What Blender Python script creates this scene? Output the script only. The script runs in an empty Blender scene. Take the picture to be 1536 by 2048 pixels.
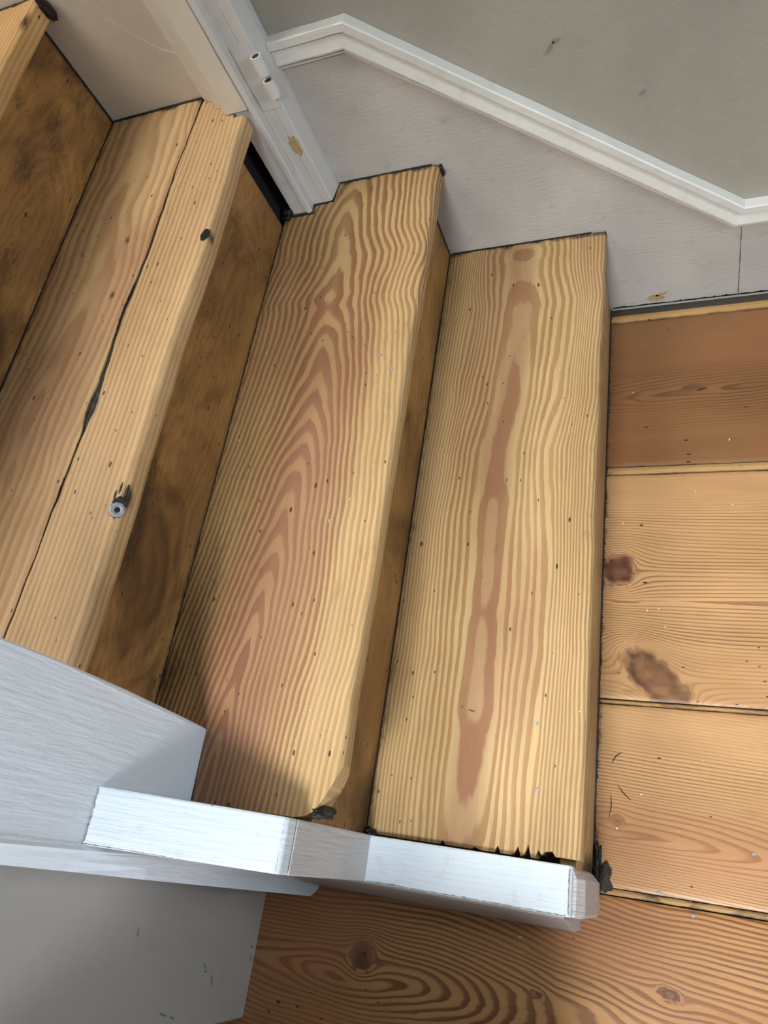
import bpy, bmesh, math, random
import numpy as np
from mathutils import Vector, Matrix
random.seed(7)
S = bpy.context.scene
COL = S.collection

# ------------------------------------------------------------ camera
R = ((0.926, 0.147, -0.347), (-0.019, -0.902, -0.432), (-0.376, 0.407, -0.832))
CAM = (0.1305, -0.9518, 1.1285)
cam = bpy.data.cameras.new('camera')
cam.sensor_fit = 'VERTICAL'; cam.sensor_height = 36; cam.lens = 1517.97 / 2048 * 36
cam.clip_start = 0.02
co = bpy.data.objects.new('camera', cam); COL.objects.link(co)
rx, ry, rz = [Vector(r).normalized() for r in R]
ry = (ry - rx * ry.dot(rx)).normalized(); rz = rx.cross(ry)
M = Matrix(((rx.x, -ry.x, -rz.x), (rx.y, -ry.y, -rz.y), (rx.z, -ry.z, -rz.z))).to_4x4()
M.translation = CAM
co.matrix_world = M
S.camera = co

# ------------------------------------------------------------ light
S.view_settings.view_transform = 'Standard'
S.view_settings.look = 'None'
S.view_settings.gamma = 1
S.view_settings.exposure = 0.02
W = bpy.data.worlds.new('world'); S.world = W; W.use_nodes = True
W.node_tree.nodes['Background'].inputs[0].default_value = (0.80, 0.90, 1.0, 1)
W.node_tree.nodes['Background'].inputs[1].default_value = 0.16
def area(name, loc, target, size, power, col):
    l = bpy.data.lights.new(name, 'AREA'); l.shape = 'DISK'; l.size = size; l.energy = power; l.color = col
    o = bpy.data.objects.new(name, l); COL.objects.link(o); o.location = loc
    o.rotation_euler = (Vector(target) - Vector(loc)).to_track_quat('-Z', 'Y').to_euler()
    return o
area('stairwell_window_light', (-1.15, -0.40, 2.25), (0.0, -0.55, 0.1), 0.95, 25, (1.0, 0.97, 0.93))
hw = area('hall_window_light', (0.02, -2.35, 2.35), (0.04, -0.74, 0.10), 0.7, 7.4, (0.96, 0.98, 1.0)); hw.data.spread = math.radians(46)
area('landing_window_light', (1.5, -0.75, 1.15), (-0.3, -0.85, 0.35), 0.7, 16, (0.78, 0.90, 1.0))

# ------------------------------------------------------------ helpers
def lin(c):
    return tuple(((v / 255) / 12.92 if v / 255 <= 0.04045 else ((v / 255 + 0.055) / 1.055) ** 2.4) for v in c)
def _h(ix, iy, s):
    n = (ix * 374761393 + iy * 668265263 + s * 974711) & 0x7fffffff
    n = ((n ^ (n >> 13)) * 1274126177) & 0x7fffffff
    return ((n ^ (n >> 16)) & 0xffff) / 65535.0
def vnoise(x, y, s=0):
    x = np.asarray(x, float) + 1000; y = np.asarray(y, float) + 1000
    ix = np.floor(x).astype(np.int64); iy = np.floor(y).astype(np.int64)
    fx = x - ix; fy = y - iy; fx = fx*fx*fx*(fx*(fx*6-15)+10); fy = fy*fy*fy*(fy*(fy*6-15)+10)
    a = _h(ix, iy, s); b = _h(ix+1, iy, s); c = _h(ix, iy+1, s); d = _h(ix+1, iy+1, s)
    return (a*(1-fx)+b*fx)*(1-fy)+(c*(1-fx)+d*fx)*fy - 0.5
def sm(x, a, b):
    t = np.clip((x - a) / (b - a), 0, 1); return t*t*(3-2*t)
def ip(x, pts):
    return np.interp(x, [p[0] for p in pts], [p[1] for p in pts])

def props(o, label=None, cat=None, group=None, kind=None):
    if label: o['label'] = label
    if cat: o['category'] = cat
    if group: o['group'] = group
    if kind: o['kind'] = kind
    return o
def link(name, me, mat, parent=None):
    o = bpy.data.objects.new(name, me); COL.objects.link(o)
    if mat: me.materials.append(mat)
    if parent: o.parent = parent
    return o
def mesh(name, verts, faces, mat, parent=None, attrs=None, smooth=False, grain=None):
    me = bpy.data.meshes.new(name)
    me.from_pydata([tuple(v) for v in verts], [], [tuple(f) for f in faces]); me.update()
    if attrs:
        for k, a in attrs.items():
            at = me.attributes.new(k, 'FLOAT', 'POINT'); at.data.foreach_set('value', np.asarray(a, np.float32))
    if grain is not None:
        at = me.attributes.new('grain', 'FLOAT_VECTOR', 'POINT'); at.data.foreach_set('vector', np.asarray(grain, np.float32).ravel())
    if smooth:
        me.polygons.foreach_set('use_smooth', [True]*len(me.polygons))
    return link(name, me, mat, parent)
def prism(name, poly, axis, a, b, mat, parent=None, bevel=0.0, seg=2):
    """polygon extruded along an axis (0,1,2) from a to b"""
    def P(p, t):
        q = [0, 0, 0]; o = [i for i in range(3) if i != axis]
        q[o[0]], q[o[1]], q[axis] = p[0], p[1], t
        return q
    n = len(poly)
    v = [P(p, a) for p in poly] + [P(p, b) for p in poly]
    f = [list(range(n)), list(range(2*n-1, n-1, -1))] + [[i, n+i, n+(i+1) % n, (i+1) % n] for i in range(n)]
    bm = bmesh.new(); vs = [bm.verts.new(x) for x in v]
    for q in f: bm.faces.new([vs[i] for i in q])
    bmesh.ops.recalc_face_normals(bm, faces=bm.faces)
    if bevel: bmesh.ops.bevel(bm, geom=list(bm.edges), offset=bevel, segments=seg, affect='EDGES', profile=0.6)
    me = bpy.data.meshes.new(name); bm.to_mesh(me); bm.free()
    return link(name, me, mat, parent)
def box(name, lo, hi, mat, parent=None, bevel=0.0):
    return prism(name, [(lo[0], lo[1]), (hi[0], lo[1]), (hi[0], hi[1]), (lo[0], hi[1])], 2, lo[2], hi[2], mat, parent, bevel)

# ------------------------------------------------------------ materials
class NT:
    def __init__(s, name):
        s.m = bpy.data.materials.new(name); s.m.use_nodes = True; s.t = s.m.node_tree
        s.b = s.t.nodes['Principled BSDF']
    def n(s, typ, **kw):
        nd = s.t.nodes.new(typ)
        for k, v in kw.items(): setattr(nd, k, v)
        return nd
    def put(s, sock, v):
        if isinstance(v, bpy.types.NodeSocket): s.t.links.new(v, sock)
        elif v is not None: sock.default_value = v
    def math(s, op, a, b=None, c=None, clamp=False):
        nd = s.n('ShaderNodeMath', operation=op, use_clamp=clamp)
        s.put(nd.inputs[0], a); s.put(nd.inputs[1], b)
        if c is not None: s.put(nd.inputs[2], c)
        return nd.outputs[0]
    def attr(s, name, out=2):
        return s.n('ShaderNodeAttribute', attribute_name=name).outputs[out]
    def scale(s, vec, xyz, off=(0, 0, 0)):
        nd = s.n('ShaderNodeMapping'); s.put(nd.inputs[0], vec); nd.inputs['Scale'].default_value = xyz; nd.inputs['Location'].default_value = off
        return nd.outputs[0]
    def noise(s, vec, detail=2, rough=0.5, dist=0.0, sc=1.0):
        nd = s.n('ShaderNodeTexNoise'); s.put(nd.inputs['Vector'], vec); nd.inputs['Scale'].default_value = sc
        nd.inputs['Detail'].default_value = detail; nd.inputs['Roughness'].default_value = rough; nd.inputs['Distortion'].default_value = dist
        return nd.outputs[0]
    def mapr(s, v, a, b, c=0.0, d=1.0, smooth=True):
        nd = s.n('ShaderNodeMapRange', interpolation_type='SMOOTHSTEP' if smooth else 'LINEAR')
        s.put(nd.inputs['Value'], v); s.put(nd.inputs[1], a); s.put(nd.inputs[2], b); s.put(nd.inputs[3], c); s.put(nd.inputs[4], d)
        return nd.outputs[0]
    def mix(s, f, a, b, mode='MIX'):
        nd = s.n('ShaderNodeMix', data_type='RGBA', blend_type=mode, clamp_factor=True)
        s.put(nd.inputs[0], f)
        for i, v in ((6, a), (7, b)):
            s.put(nd.inputs[i], (*v, 1) if isinstance(v, tuple) and len(v) == 3 else v)
        return nd.outputs[2]
    def ramp(s, v, stops):
        nd = s.n('ShaderNodeValToRGB'); s.put(nd.inputs[0], v); e = nd.color_ramp.elements
        while len(e) < len(stops): e.new(0.5)
        for el, (p, c) in zip(e, stops): el.position = p; el.color = (*c, 1) if len(c) == 3 else c
        return nd.outputs[0]
    def bump(s, h, strength, dist, prev=None):
        nd = s.n('ShaderNodeBump'); s.put(nd.inputs['Height'], h); nd.inputs['Strength'].default_value = strength; nd.inputs['Distance'].default_value = dist
        if prev is not None: s.put(nd.inputs['Normal'], prev)
        return nd.outputs[0]
    def holes(s, vec, scale, thr, prob, stretch=0.5, off=(0, 0, 0)):
        v = s.scale(vec, (scale, scale*stretch, 1), off)
        nd = s.n('ShaderNodeTexVoronoi', voronoi_dimensions='3D'); s.put(nd.inputs['Vector'], v); nd.inputs['Scale'].default_value = 1
        r = s.n('ShaderNodeSeparateColor'); s.put(r.inputs[0], nd.outputs['Color'])
        rad = s.math('MULTIPLY', r.outputs[1], thr)
        ins = s.math('LESS_THAN', nd.outputs['Distance'], rad)
        return s.math('MULTIPLY', ins, s.math('LESS_THAN', r.outputs[0], prob))

def wood(name, light, dark, tone, duty=(0.34, 0.52, 0.86, 0.97), fibre=0.10, blotch=0.25, blotch_col=(120, 80, 35), rough=0.5,
         worm=0.3, warp=0.22, contrast=1.0, spec=0.35, gscale=1.0, edge=0.0):
    k = NT(name)
    g = k.attr('grain', 1); ring = k.attr('ring')
    w1 = k.noise(k.scale(g, (85, 9, 1)), 3, 0.55)
    w2 = k.noise(k.scale(g, (260, 45, 1)), 2, 0.5)
    r = k.math('ADD', ring, k.math('MULTIPLY', k.math('SUBTRACT', w1, 0.5), warp*2.6))
    r = k.math('ADD', r, k.math('MULTIPLY', k.math('SUBTRACT', w2, 0.5), warp*1.5))
    fr = k.math('FRACT', r)
    # width of the dark band varies along the board
    wv = k.noise(k.scale(g, (60, 4, 1), (7, 3, 2)), 1)
    fr = k.math('ADD', fr, k.math('MULTIPLY', k.math('SUBTRACT', wv, 0.5), k.math('MULTIPLY', k.math('MULTIPLY', fr, k.math('SUBTRACT', 1.0, fr)), 1.6)))
    a, b, c, d = duty
    band = k.ramp(fr, [(0, (0, 0, 0)), (a, (0.05, 0.05, 0.05)), (b, (0.85,)*3), (c, (1, 1, 1)), (d, (0, 0, 0))])
    amt = k.noise(k.scale(g, (25, 2.2, 1), (1, 9, 4)), 2)
    band = k.math('MULTIPLY', band, k.mapr(amt, 0.2, 0.75, 0.68*contrast, 1.1*contrast))
    band = k.math('MULTIPLY', band, k.math('SUBTRACT', 1.0, k.attr('fade')))
    L = k.mix(k.attr('tone'), lin(light), lin(tuple((l*0.55+t*0.45) for l, t in zip(light, tone))))
    D = k.mix(k.attr('tone'), lin(dark), lin(tone))
    col = k.mix(band, L, D)
    # fibres
    f1 = k.noise(k.scale(g, (900, 14, 1)), 3, 0.6)
    f2 = k.noise(k.scale(g, (2600, 120, 1)), 2, 0.6)
    fb = k.math('ADD', k.math('MULTIPLY', k.math('SUBTRACT', f1, 0.5), fibre*3.2), k.math('MULTIPLY', k.math('SUBTRACT', f2, 0.5), fibre*1.8))
    v = k.math('ADD', 1.0, fb)
    vc = k.n('ShaderNodeCombineColor')
    for i in range(3): k.put(vc.inputs[i], v)
    col = k.mix(1.0, col, vc.outputs[0], 'MULTIPLY')
    tv = k.noise(k.scale(g, (13, 3.2, 1), (2, 8, 5)), 3, 0.55)
    tc2 = k.n('ShaderNodeCombineColor')
    for i, (lo, hi) in enumerate(((.86, 1.10), (.85, 1.10), (.80, 1.12))): k.put(tc2.inputs[i], k.mapr(tv, 0.25, 0.75, lo, hi))
    col = k.mix(1.0, col, tc2.outputs[0], 'MULTIPLY')
    # old stain blotches
    bl = k.noise(k.scale(g, (9, 5, 1), (3, 5, 1)), 4, 0.6, 0.6)
    bf = k.math('MULTIPLY', k.mapr(bl, 0.42, 0.72), blotch)
    col = k.mix(bf, col, lin(blotch_col))
    gn = k.noise(k.scale(g, (46, 12, 1), (9, 1, 7)), 5, 0.7, 0.5)
    col = k.mix(k.math('MULTIPLY', k.mapr(gn, 0.60, 0.78), 0.35), col, lin((88, 72, 46)))
    # grime mask painted where dirt sits
    dn = k.noise(k.scale(g, (320, 90, 1)), 4, 0.65)
    dirt = k.attr('dirt')
    df = k.mapr(k.math('ADD', k.math('MULTIPLY', dirt, 1.25), k.math('MULTIPLY', k.math('SUBTRACT', dn, 0.5), 1.1)), 0.25, 1.15)
    df = k.math('MULTIPLY', df, k.mapr(dirt, 0.0, 0.12))
    col = k.mix(df, col, lin((44, 36, 24)))
    kn = k.attr('knot')
    col = k.mix(kn, col, k.mix(k.mapr(tv, 0.4, 0.6), lin((50, 32, 28)), lin((78, 42, 32))))
    # worm holes and specks
    h1 = k.holes(g, 74, 0.13, worm*1.5, 0.42)
    h2 = k.holes(g, 150, 0.16, worm*0.5, 0.4, (5, 2, 3))
    hh = k.math('MAXIMUM', h1, h2)
    col = k.mix(k.math('MULTIPLY', hh, 0.9), col, lin((40, 24, 12)))
    h3 = k.holes(g, 60, 0.045, 0.14, 0.8, (11, 4, 2))
    col = k.mix(k.math('MULTIPLY', h3, 0.85), col, lin((226, 214, 186)))
    k.put(k.b.inputs['Base Color'], col)
    k.put(k.b.inputs['Roughness'], k.mapr(f1, 0.3, 0.7, rough-0.05, rough+0.12))
    k.b.inputs['Specular IOR Level'].default_value = spec
    hgt = k.math('ADD', k.math('MULTIPLY', band, 0.6), k.math('MULTIPLY', f1, 0.6))
    hgt = k.math('SUBTRACT', hgt, k.math('MULTIPLY', hh, 2.0))
    k.put(k.b.inputs['Normal'], k.bump(hgt, 0.35, 0.0006))
    return k.m

def paint(name, c1, c2, brush=(30, 160, 160), bstr=0.25, rough=0.42, chips=0.0, chip_col=(160, 130, 80), grime=0.12, orange=0.15, spec=0.4, big=3.0, dist=0.0012, speck=0.0):
    k = NT(name)
    tc = k.n('ShaderNodeTexCoord').outputs['Object']
    n1 = k.noise(tc, 4, 0.6, 0.3, sc=big)
    n2 = k.noise(tc, 5, 0.65, 0, sc=40)
    col = k.mix(k.mapr(n1, 0.3, 0.7), lin(c1), lin(c2))
    col = k.mix(k.math('MULTIPLY', k.mapr(n2, 0.52, 0.8), grime), col, lin((105, 98, 84)))
    if chips:
        n3 = k.noise(tc, 5, 0.6, 0.4, sc=9)
        cf = k.mapr(n3, 0.70 - chips*0.1, 0.715 - chips*0.1)
        col = k.mix(k.math('MULTIPLY', cf, 0.75), col, lin(chip_col))
    if speck:
        sp = k.holes(tc, 70, 0.10, speck, 1.0)
        col = k.mix(k.math('MULTIPLY', sp, 0.6), col, lin((70, 66, 60)))
    k.put(k.b.inputs['Base Color'], col)
    k.b.inputs['Roughness'].default_value = rough; k.b.inputs['Specular IOR Level'].default_value = spec
    b1 = k.noise(k.scale(tc, brush), 3, 0.55)
    b2 = k.noise(tc, 3, 0.5, 0, sc=260)
    nb = k.bump(k.math('ADD', b1, k.math('MULTIPLY', b2, orange)), bstr, dist)
    k.put(k.b.inputs['Normal'], nb)
    return k.m
def plain(name, c, rough=0.5, metal=0.0, nscale=200, var=0.2, bstr=0.2):
    k = NT(name); tc = k.n('ShaderNodeTexCoord').outputs['Object']
    n = k.noise(tc, 4, 0.6, sc=nscale)
    k.put(k.b.inputs['Base Color'], k.mix(k.mapr(n, 0.3, 0.75), lin(c), lin(tuple(x*(1-var) for x in c))))
    k.b.inputs['Roughness'].default_value = rough; k.b.inputs['Metallic'].default_value = metal
    k.put(k.b.inputs['Normal'], k.bump(n, bstr, 0.001))
    return k.m

M_T3 = wood('pitch_pine_honey', (180, 153, 108), (150, 114, 72), (134, 92, 66), duty=(0.30, 0.42, 0.84, 0.93), warp=0.12, worm=0.30, blotch=0.10, fibre=0.10)
M_T2 = wood('pitch_pine_russet', (180, 151, 104), (134, 94, 60), (132, 87, 65), duty=(0.34, 0.46, 0.88, 0.97), warp=0.12, worm=0.24, blotch=0.12, fibre=0.10)
M_T1 = wood('pitch_pine_pale', (196, 164, 120), (164, 125, 85), (152, 110, 82), duty=(0.25, 0.6, 0.8, 0.97), worm=0.45, blotch=0.15, contrast=0.85, fibre=0.08)
M_T0 = wood('pitch_pine_amber', (206, 166, 112), (178, 132, 80), (160, 114, 76), duty=(0.25, 0.6, 0.8, 0.97), worm=0.3, blotch=0.1, contrast=0.8)
M_R = wood('riser_pine', (166, 122, 70), (128, 88, 48), (98, 66, 38), duty=(0.3, 0.6, 0.8, 0.98), worm=0.55, blotch=0.9, blotch_col=(70, 46, 26), contrast=0.5, fibre=0.12, warp=0.8, rough=0.4)
M_F1 = wood('floor_pine_shaded', (120, 84, 52), (82, 52, 30), (132, 84, 56), duty=(0.45, 0.68, 0.86, 0.98), worm=0.1, blotch=0.3, blotch_col=(140, 88, 46), fibre=0.09, contrast=0.8, rough=0.42, warp=0.12)  # browner pine, with the light falloff near the wall worked into its colour
M_F2 = wood('floor_pine_line', (182, 142, 98), (106, 70, 42), (150, 98, 66), duty=(0.50, 0.72, 0.88, 0.98), worm=0.12, blotch=0.25, blotch_col=(160, 116, 72), fibre=0.09, contrast=0.9, rough=0.4, warp=0.10)
M_F3 = wood('floor_pine_wide', (172, 126, 78), (104, 64, 36), (142, 88, 62), duty=(0.40, 0.58, 0.86, 0.98), worm=0.15, blotch=0.2, blotch_col=(150, 98, 52), fibre=0.09, rough=0.4, warp=0.12)
M_STRIP = wood('pale_batten', (168, 132, 84), (148, 112, 68), (140, 98, 66), worm=0.3, blotch=0.2, contrast=0.5)
M_CAP = paint('gloss_white_cool', (203, 213, 221), (193, 203, 211), brush=(16, 230, 16), bstr=0.6, rough=0.4, grime=0.22, speck=0.15, dist=0.0018)
M_CAPD = paint('old_white_dull', (184, 178, 177), (176, 171, 168), brush=(18, 240, 18), bstr=0.8, rough=0.4, grime=0.15, speck=0.1, dist=0.003)
M_NEW = paint('newel_white', (214, 221, 229), (206, 213, 221), brush=(200, 150, 16), bstr=0.4, rough=0.38, grime=0.08, dist=0.003)
M_SKIRT = paint('skirting_white', (182, 178, 171), (168, 165, 159), brush=(40, 40, 220), bstr=0.45, rough=0.45, grime=0.3, speck=0.1, big=5)
M_CREAM = paint('cream_wall', (206, 194, 176), (194, 186, 170), brush=(40, 40, 120), bstr=0.2, rough=0.5, grime=0.15, big=6)
M_WALL = paint('taupe_wall', (158, 153, 141), (145, 140, 129), brush=(60, 60, 60), bstr=0.5, rough=0.6, grime=0.12, orange=0.6, big=2.5)
M_SIDE = paint('grey_panel_wall', (164, 158, 152), (154, 148, 142), brush=(60, 60, 60), bstr=0.15, rough=0.55, grime=0.1, orange=0.5)
M_MOULD = paint('moulding_white', (208, 206, 198), (198, 196, 188), brush=(30, 200, 200), bstr=0.25, rough=0.4, grime=0.2)
M_FRAME = paint('door_frame_white', (200, 198, 192), (190, 188, 184), brush=(160, 160, 20), bstr=0.4, rough=0.42, grime=0.15, speck=0.15)
M_FRAMEC = paint('door_frame_cream', (208, 200, 182), (198, 190, 174), brush=(160, 160, 20), bstr=0.4, rough=0.42, grime=0.15)
M_BARE = plain('chipped_old_varnish', (176, 154, 112), 0.5, nscale=160, var=0.15)
M_TAR = plain('black_residue', (24, 22, 20), 0.55, nscale=300, var=0.5, bstr=0.8)
M_DIRT = plain('grey_dirt', (66, 58, 46), 0.9, nscale=500, var=0.5, bstr=1)
M_DARK = plain('dark_void', (16, 13, 10), 0.9)
M_METAL = plain('dull_steel', (160, 164, 170), 0.5, 0.35, 400, 0.3)
M_FLAKE = plain('paint_flake', (226, 216, 196), 0.6)
M_SPLIN = plain('dark_splinter', (60, 38, 20), 0.7)

# ------------------------------------------------------------ geometry constants
Z1, Z2, Z3, Z4 = 0.190, 0.375, 0.563, 0.748
X1, X2, X3, X4 = -0.2493, -0.4654, -0.6808, -0.90       # riser planes
N3, N2, N1, N0 = 0.009, -0.2130, -0.4275, -0.652        # nosing fronts
TH = 0.030

# ------------------------------------------------------------ boards (stair treads)
def tread_board(name, parent, xb, xf, z, v0, v1, field, mat, front=True, r=0.008, dv=0.005, seed=0, jag=None, wear=0.0):
    """board lying along y. v = distance from the wall (-y). field(u,v)->dict of attributes"""
    prof = []                                  # (x, z, s)
    nx = max(2, int((xf - xb) / 0.004))
    for i in range(nx + 1):
        x = xb + (xf - r - xb) * i / nx if front else xb + (xf - xb) * i / nx
        prof.append((x, z, x))
    if front:
        for i in range(1, 6):
            a = math.pi/2 * i / 5
            prof.append((xf - r + r*math.sin(a), z - r + r*math.cos(a), xf - r + r*a))
        s = prof[-1][2]
        for i in range(1, 4):
            d = (TH - 2*r) * i / 3; prof.append((xf, z - r - d, s + d))
        s = prof[-1][2]
        for i in range(1, 4):
            a = math.pi/2 * i / 3
            prof.append((xf - r + r*math.cos(a), z - TH + r - r*math.sin(a), s + r*a))
        for i in range(nx + 1):
            x = xf - r + (xb - xf + r) * i / nx; prof.append((x, z - TH, x))
    else:
        for i in range(nx + 1):
            x = xf + (xb - xf) * i / nx; prof.append((x, z - TH, x))
    if len(prof) % 2: prof.insert(nx + 1, tuple((a + b)/2 for a, b in zip(prof[nx], prof[nx+1])))
    n = len(prof); m = int((max(v1(p[0]) for p in prof[:nx]) - min(v0(p[0]) for p in prof[:nx])) / dv) + 1
    X = np.array([p[0] for p in prof]); Zp = np.array([p[1] for p in prof]); Sp = np.array([p[2] for p in prof])
    V0 = np.array([v0(x) for x in X]); V1 = np.array([v1(x) for x in X])
    T = np.linspace(0, 1, m + 1)[:, None]
    V = V0[None] * (1 - T) + V1[None] * T
    XX = np.repeat(X[None], m + 1, 0); ZZ = np.repeat(Zp[None], m + 1, 0); SS = np.repeat(Sp[None], m + 1, 0)
    if front:                                   # worn, slightly wavy arris
        wv = vnoise(V*9, V*0 + seed, 3)*0.0035 + vnoise(V*40, V*0 + seed, 4)*0.0012
        XX = XX + wv * sm(XX, xf - 0.02, xf)
    if jag is not None:                         # broken fibre ends
        V = V - jag(SS) * sm(T, 0.97, 1.0)
    ZZ = ZZ + vnoise(XX*6, V*4, seed + 9)*0.0015
    verts = np.stack([XX, -V, ZZ], -1).reshape(-1, 3)
    faces = []
    for j in range(m):
        for i in range(n):
            i2 = (i + 1) % n
            faces.append((j*n + i, (j+1)*n + i, (j+1)*n + i2, j*n + i2))
    for i in range(n//2 - 1):
        a, b = i, n - 1 - i
        faces.append((a, a+1, b-1, b)); faces.append((m*n+b, m*n+b-1, m*n+a+1, m*n+a))
    at = field(SS.ravel(), V.ravel())
    for kx in ('ring', 'tone', 'dirt', 'knot', 'fade'): at.setdefault(kx, np.zeros(SS.size))
    g = np.stack([SS.ravel(), V.ravel(), np.full(SS.size, seed*1.7)], -1)
    o = mesh(name, verts, faces, mat, parent, at, False, g)
    nc = 2*(n//2 - 1); sm_flags = [True]*(len(faces)-nc) + [False]*nc
    o.data.polygons.foreach_set('use_smooth', sm_flags)
    mod = o.modifiers.new('es', 'EDGE_SPLIT') ; mod.split_angle = math.radians(50)
    return o

staircase = bpy.data.objects.new('staircase', None); COL.objects.link(staircase)
props(staircase, 'stripped pine stairs with white painted newel and stepped string, descending along the wall', 'staircase')

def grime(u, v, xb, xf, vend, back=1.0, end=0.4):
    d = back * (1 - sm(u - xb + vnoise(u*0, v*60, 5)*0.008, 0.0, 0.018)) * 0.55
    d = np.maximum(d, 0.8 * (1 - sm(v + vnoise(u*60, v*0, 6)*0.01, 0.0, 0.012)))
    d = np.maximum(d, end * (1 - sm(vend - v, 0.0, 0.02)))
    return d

# --- T3 (lowest step)
def field3(u, v):
    xc = ip(v, [(0, -.119), (.07, -.117), (.13, -.114), (.21, -.119), (.31, -.122), (.40, -.134), (.5, -.134), (.63, -.127), (.76, -.131), (.93, -.132)])
    xc = xc + vnoise(v*14, v*0, 31)*0.006
    d = ip(v, [(0, 2.25), (.012, 2.1), (.018, 1.82), (.034, 1.82), (.042, 2.12), (.075, 2.15), (.088, 1.92), (.12, 1.6), (.137, 1.30), (.185, 1.02), (.20, .88), (.24, .80), (.33, .66), (.44, .66), (.465, .62), (.480, .30), (.50, .12), (.60, .1), (.625, .34), (.645, .5), (.66, .3), (.68, .12), (.765, .08), (.785, .45), (.80, .70), (.86, .78), (.895, 1.0), (.925, 1.35), (.95, 1.8)])
    w = (u - xc) + vnoise(u*28, v*5, 32)*0.012 + vnoise(u*70, v*12, 35)*0.0022
    dist = np.abs(w)
    left = w < 0
    # central rings are wide, outer ones get finer
    rl = dist/.024; rl = np.where(dist < .028, rl, .028/.024 + (dist - .028)/.0085)
    rl = np.where(dist > .062, .028/.024 + .034/.0085 + (dist - .062)/.0048, rl)
    rr = dist/.024; rr = np.where(dist < .028, rr, .028/.024 + (dist - .028)/.0105)
    rr = np.where(dist > .082, .028/.024 + .054/.0105 + (dist - .082)/.0052, rr)
    q = np.where(left, rl, rr)
    F = np.sqrt(q*q + d*d) + vnoise(u*20, v*10, 33)*0.35
    tone = sm(1.3 - np.abs(q), 0, 1.0)*0.9 + sm(vnoise(u*12, v*3, 34), .0, .4)*0.5
    g = grime(u, v, X1, N3, .93, 0.9, 0.25)
    g = np.maximum(g, 0.35*sm(u, -.004, .004)*(0.5 + vnoise(u*3, v*14, 8)))
    return dict(ring=F, tone=np.clip(tone, 0, 1), dirt=g)
def jag3(s):
    s = np.asarray(s); out = np.zeros_like(s)
    for x, a, w in ((-.085, .010, .003), (-.062, .014, .0035), (-.050, .016, .004), (-.038, .010, .003), (-.028, .012, .003), (-.11, .005, .003), (-.022, .006, .002), (-.15, .005, .003)):
        out = np.maximum(out, a*np.clip(1 - np.abs(s - x)/w, 0, 1))
    return out
tread = lambda: None
def group(name, parent, loc=(0, 0, 0), label=None):
    o = bpy.data.objects.new(name, None); COL.objects.link(o); o.parent = parent
    if label: o['label'] = label
    return o
t3 = tread_board('tread', staircase, X1 + .002, N3, Z1, lambda x: .002, lambda x: .931 if x < -.035 else .9265, field3, M_T3, seed=1, jag=jag3)
props(t3, 'lowest tread, honey pine with a long dark flame grain and splintered near end')

# --- T2 (second step)
def field2(u, v):
    xc = ip(v, [(0, -.345), (.07, -.352), (.12, -.348), (.16, -.341), (.24, -.350), (.32, -.341), (.44, -.340), (.53, -.343), (.64, -.345), (.74, -.354), (.81, -.362), (.93, -.370)])
    wob = .006*np.exp(-((v - .105)/.035)**2) + .0025*np.sin(v*62)*np.exp(-((v - .25)/.2)**2)
    uu = u + wob*sm(u, -.36, -.31)
    d = ip(v, [(0, 15.2), (.06, 14.1), (.10, 13.5), (.157, 13.15), (.205, 12.55), (.235, 12.0), (.255, 12.35), (.285, 11.9), (.322, 11.0), (.385, 10.0), (.437, 9.0), (.487, 8.0), (.528, 7.0), (.595, 6.0), (.635, 5.1), (.679, 4.0), (.735, 3.0), (.804, 2.0), (.874, 1.0), (.95, .5)])
    w = (uu - xc) + vnoise(u*22, v*8, 42)*0.005
    q = np.abs(w)
    qq = np.where(w < 0, q/.0072, q/.0070)
    F = (qq**1.65 + d**1.65)**(1/1.65) + vnoise(u*26, v*16, 43)*0.45 + vnoise(u*9, v*5, 44)*0.5 + vnoise(u*60, v*40, 48)*.16
    tone = (1 - sm(np.abs(u - (-.315 - .05*(v - .2))), .02, .085))*sm(v, .05, .5)*1.0 + sm(vnoise(u*10, v*4, 45), .05, .4)*.4
    tone = tone*(1 - sm(u, -.262, -.245))
    g = grime(u, v, X2, N2, .93, .8, 0.1)
    g = np.maximum(g, .42*(1 - sm(np.abs(u + .235), .002, .006))*(vnoise(u*9, v*6, 46)+.35)*(1-sm(v, .5, .7)))
    g = np.maximum(g, .7*np.clip(1 - np.hypot((u + .46)/.05, (v - .80)/.09), 0, 1)); g = np.maximum(g, .40*(1 - sm(np.abs(u + .425 + .02*(v-.6)), .01, .045))*sm(v, .42, .55)*(1-sm(v, .72, .85))*(.8 + vnoise(u*220, v*9, 47)))
    return dict(ring=F, tone=np.clip(tone, 0, 1), dirt=g, fade=.40*sm(u, -.268, -.252)*sm(v, .2, .4))
def v1_2(x):
    if x < -.3835: return .852
    if x > -.255: return .930 - .055*((x + .255)/.042)**2.6
    return .931
def v0_2(x):
    if x < -.4135: return .058
    if x < -.3785: return .041
    return .002
t2 = tread_board('tread', staircase, X2 + .002, N2, Z2, v0_2, v1_2, field2, M_T2, seed=2)
props(t2, 'second tread from the floor, russet pine with a stack of pointed arch grain')

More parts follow.
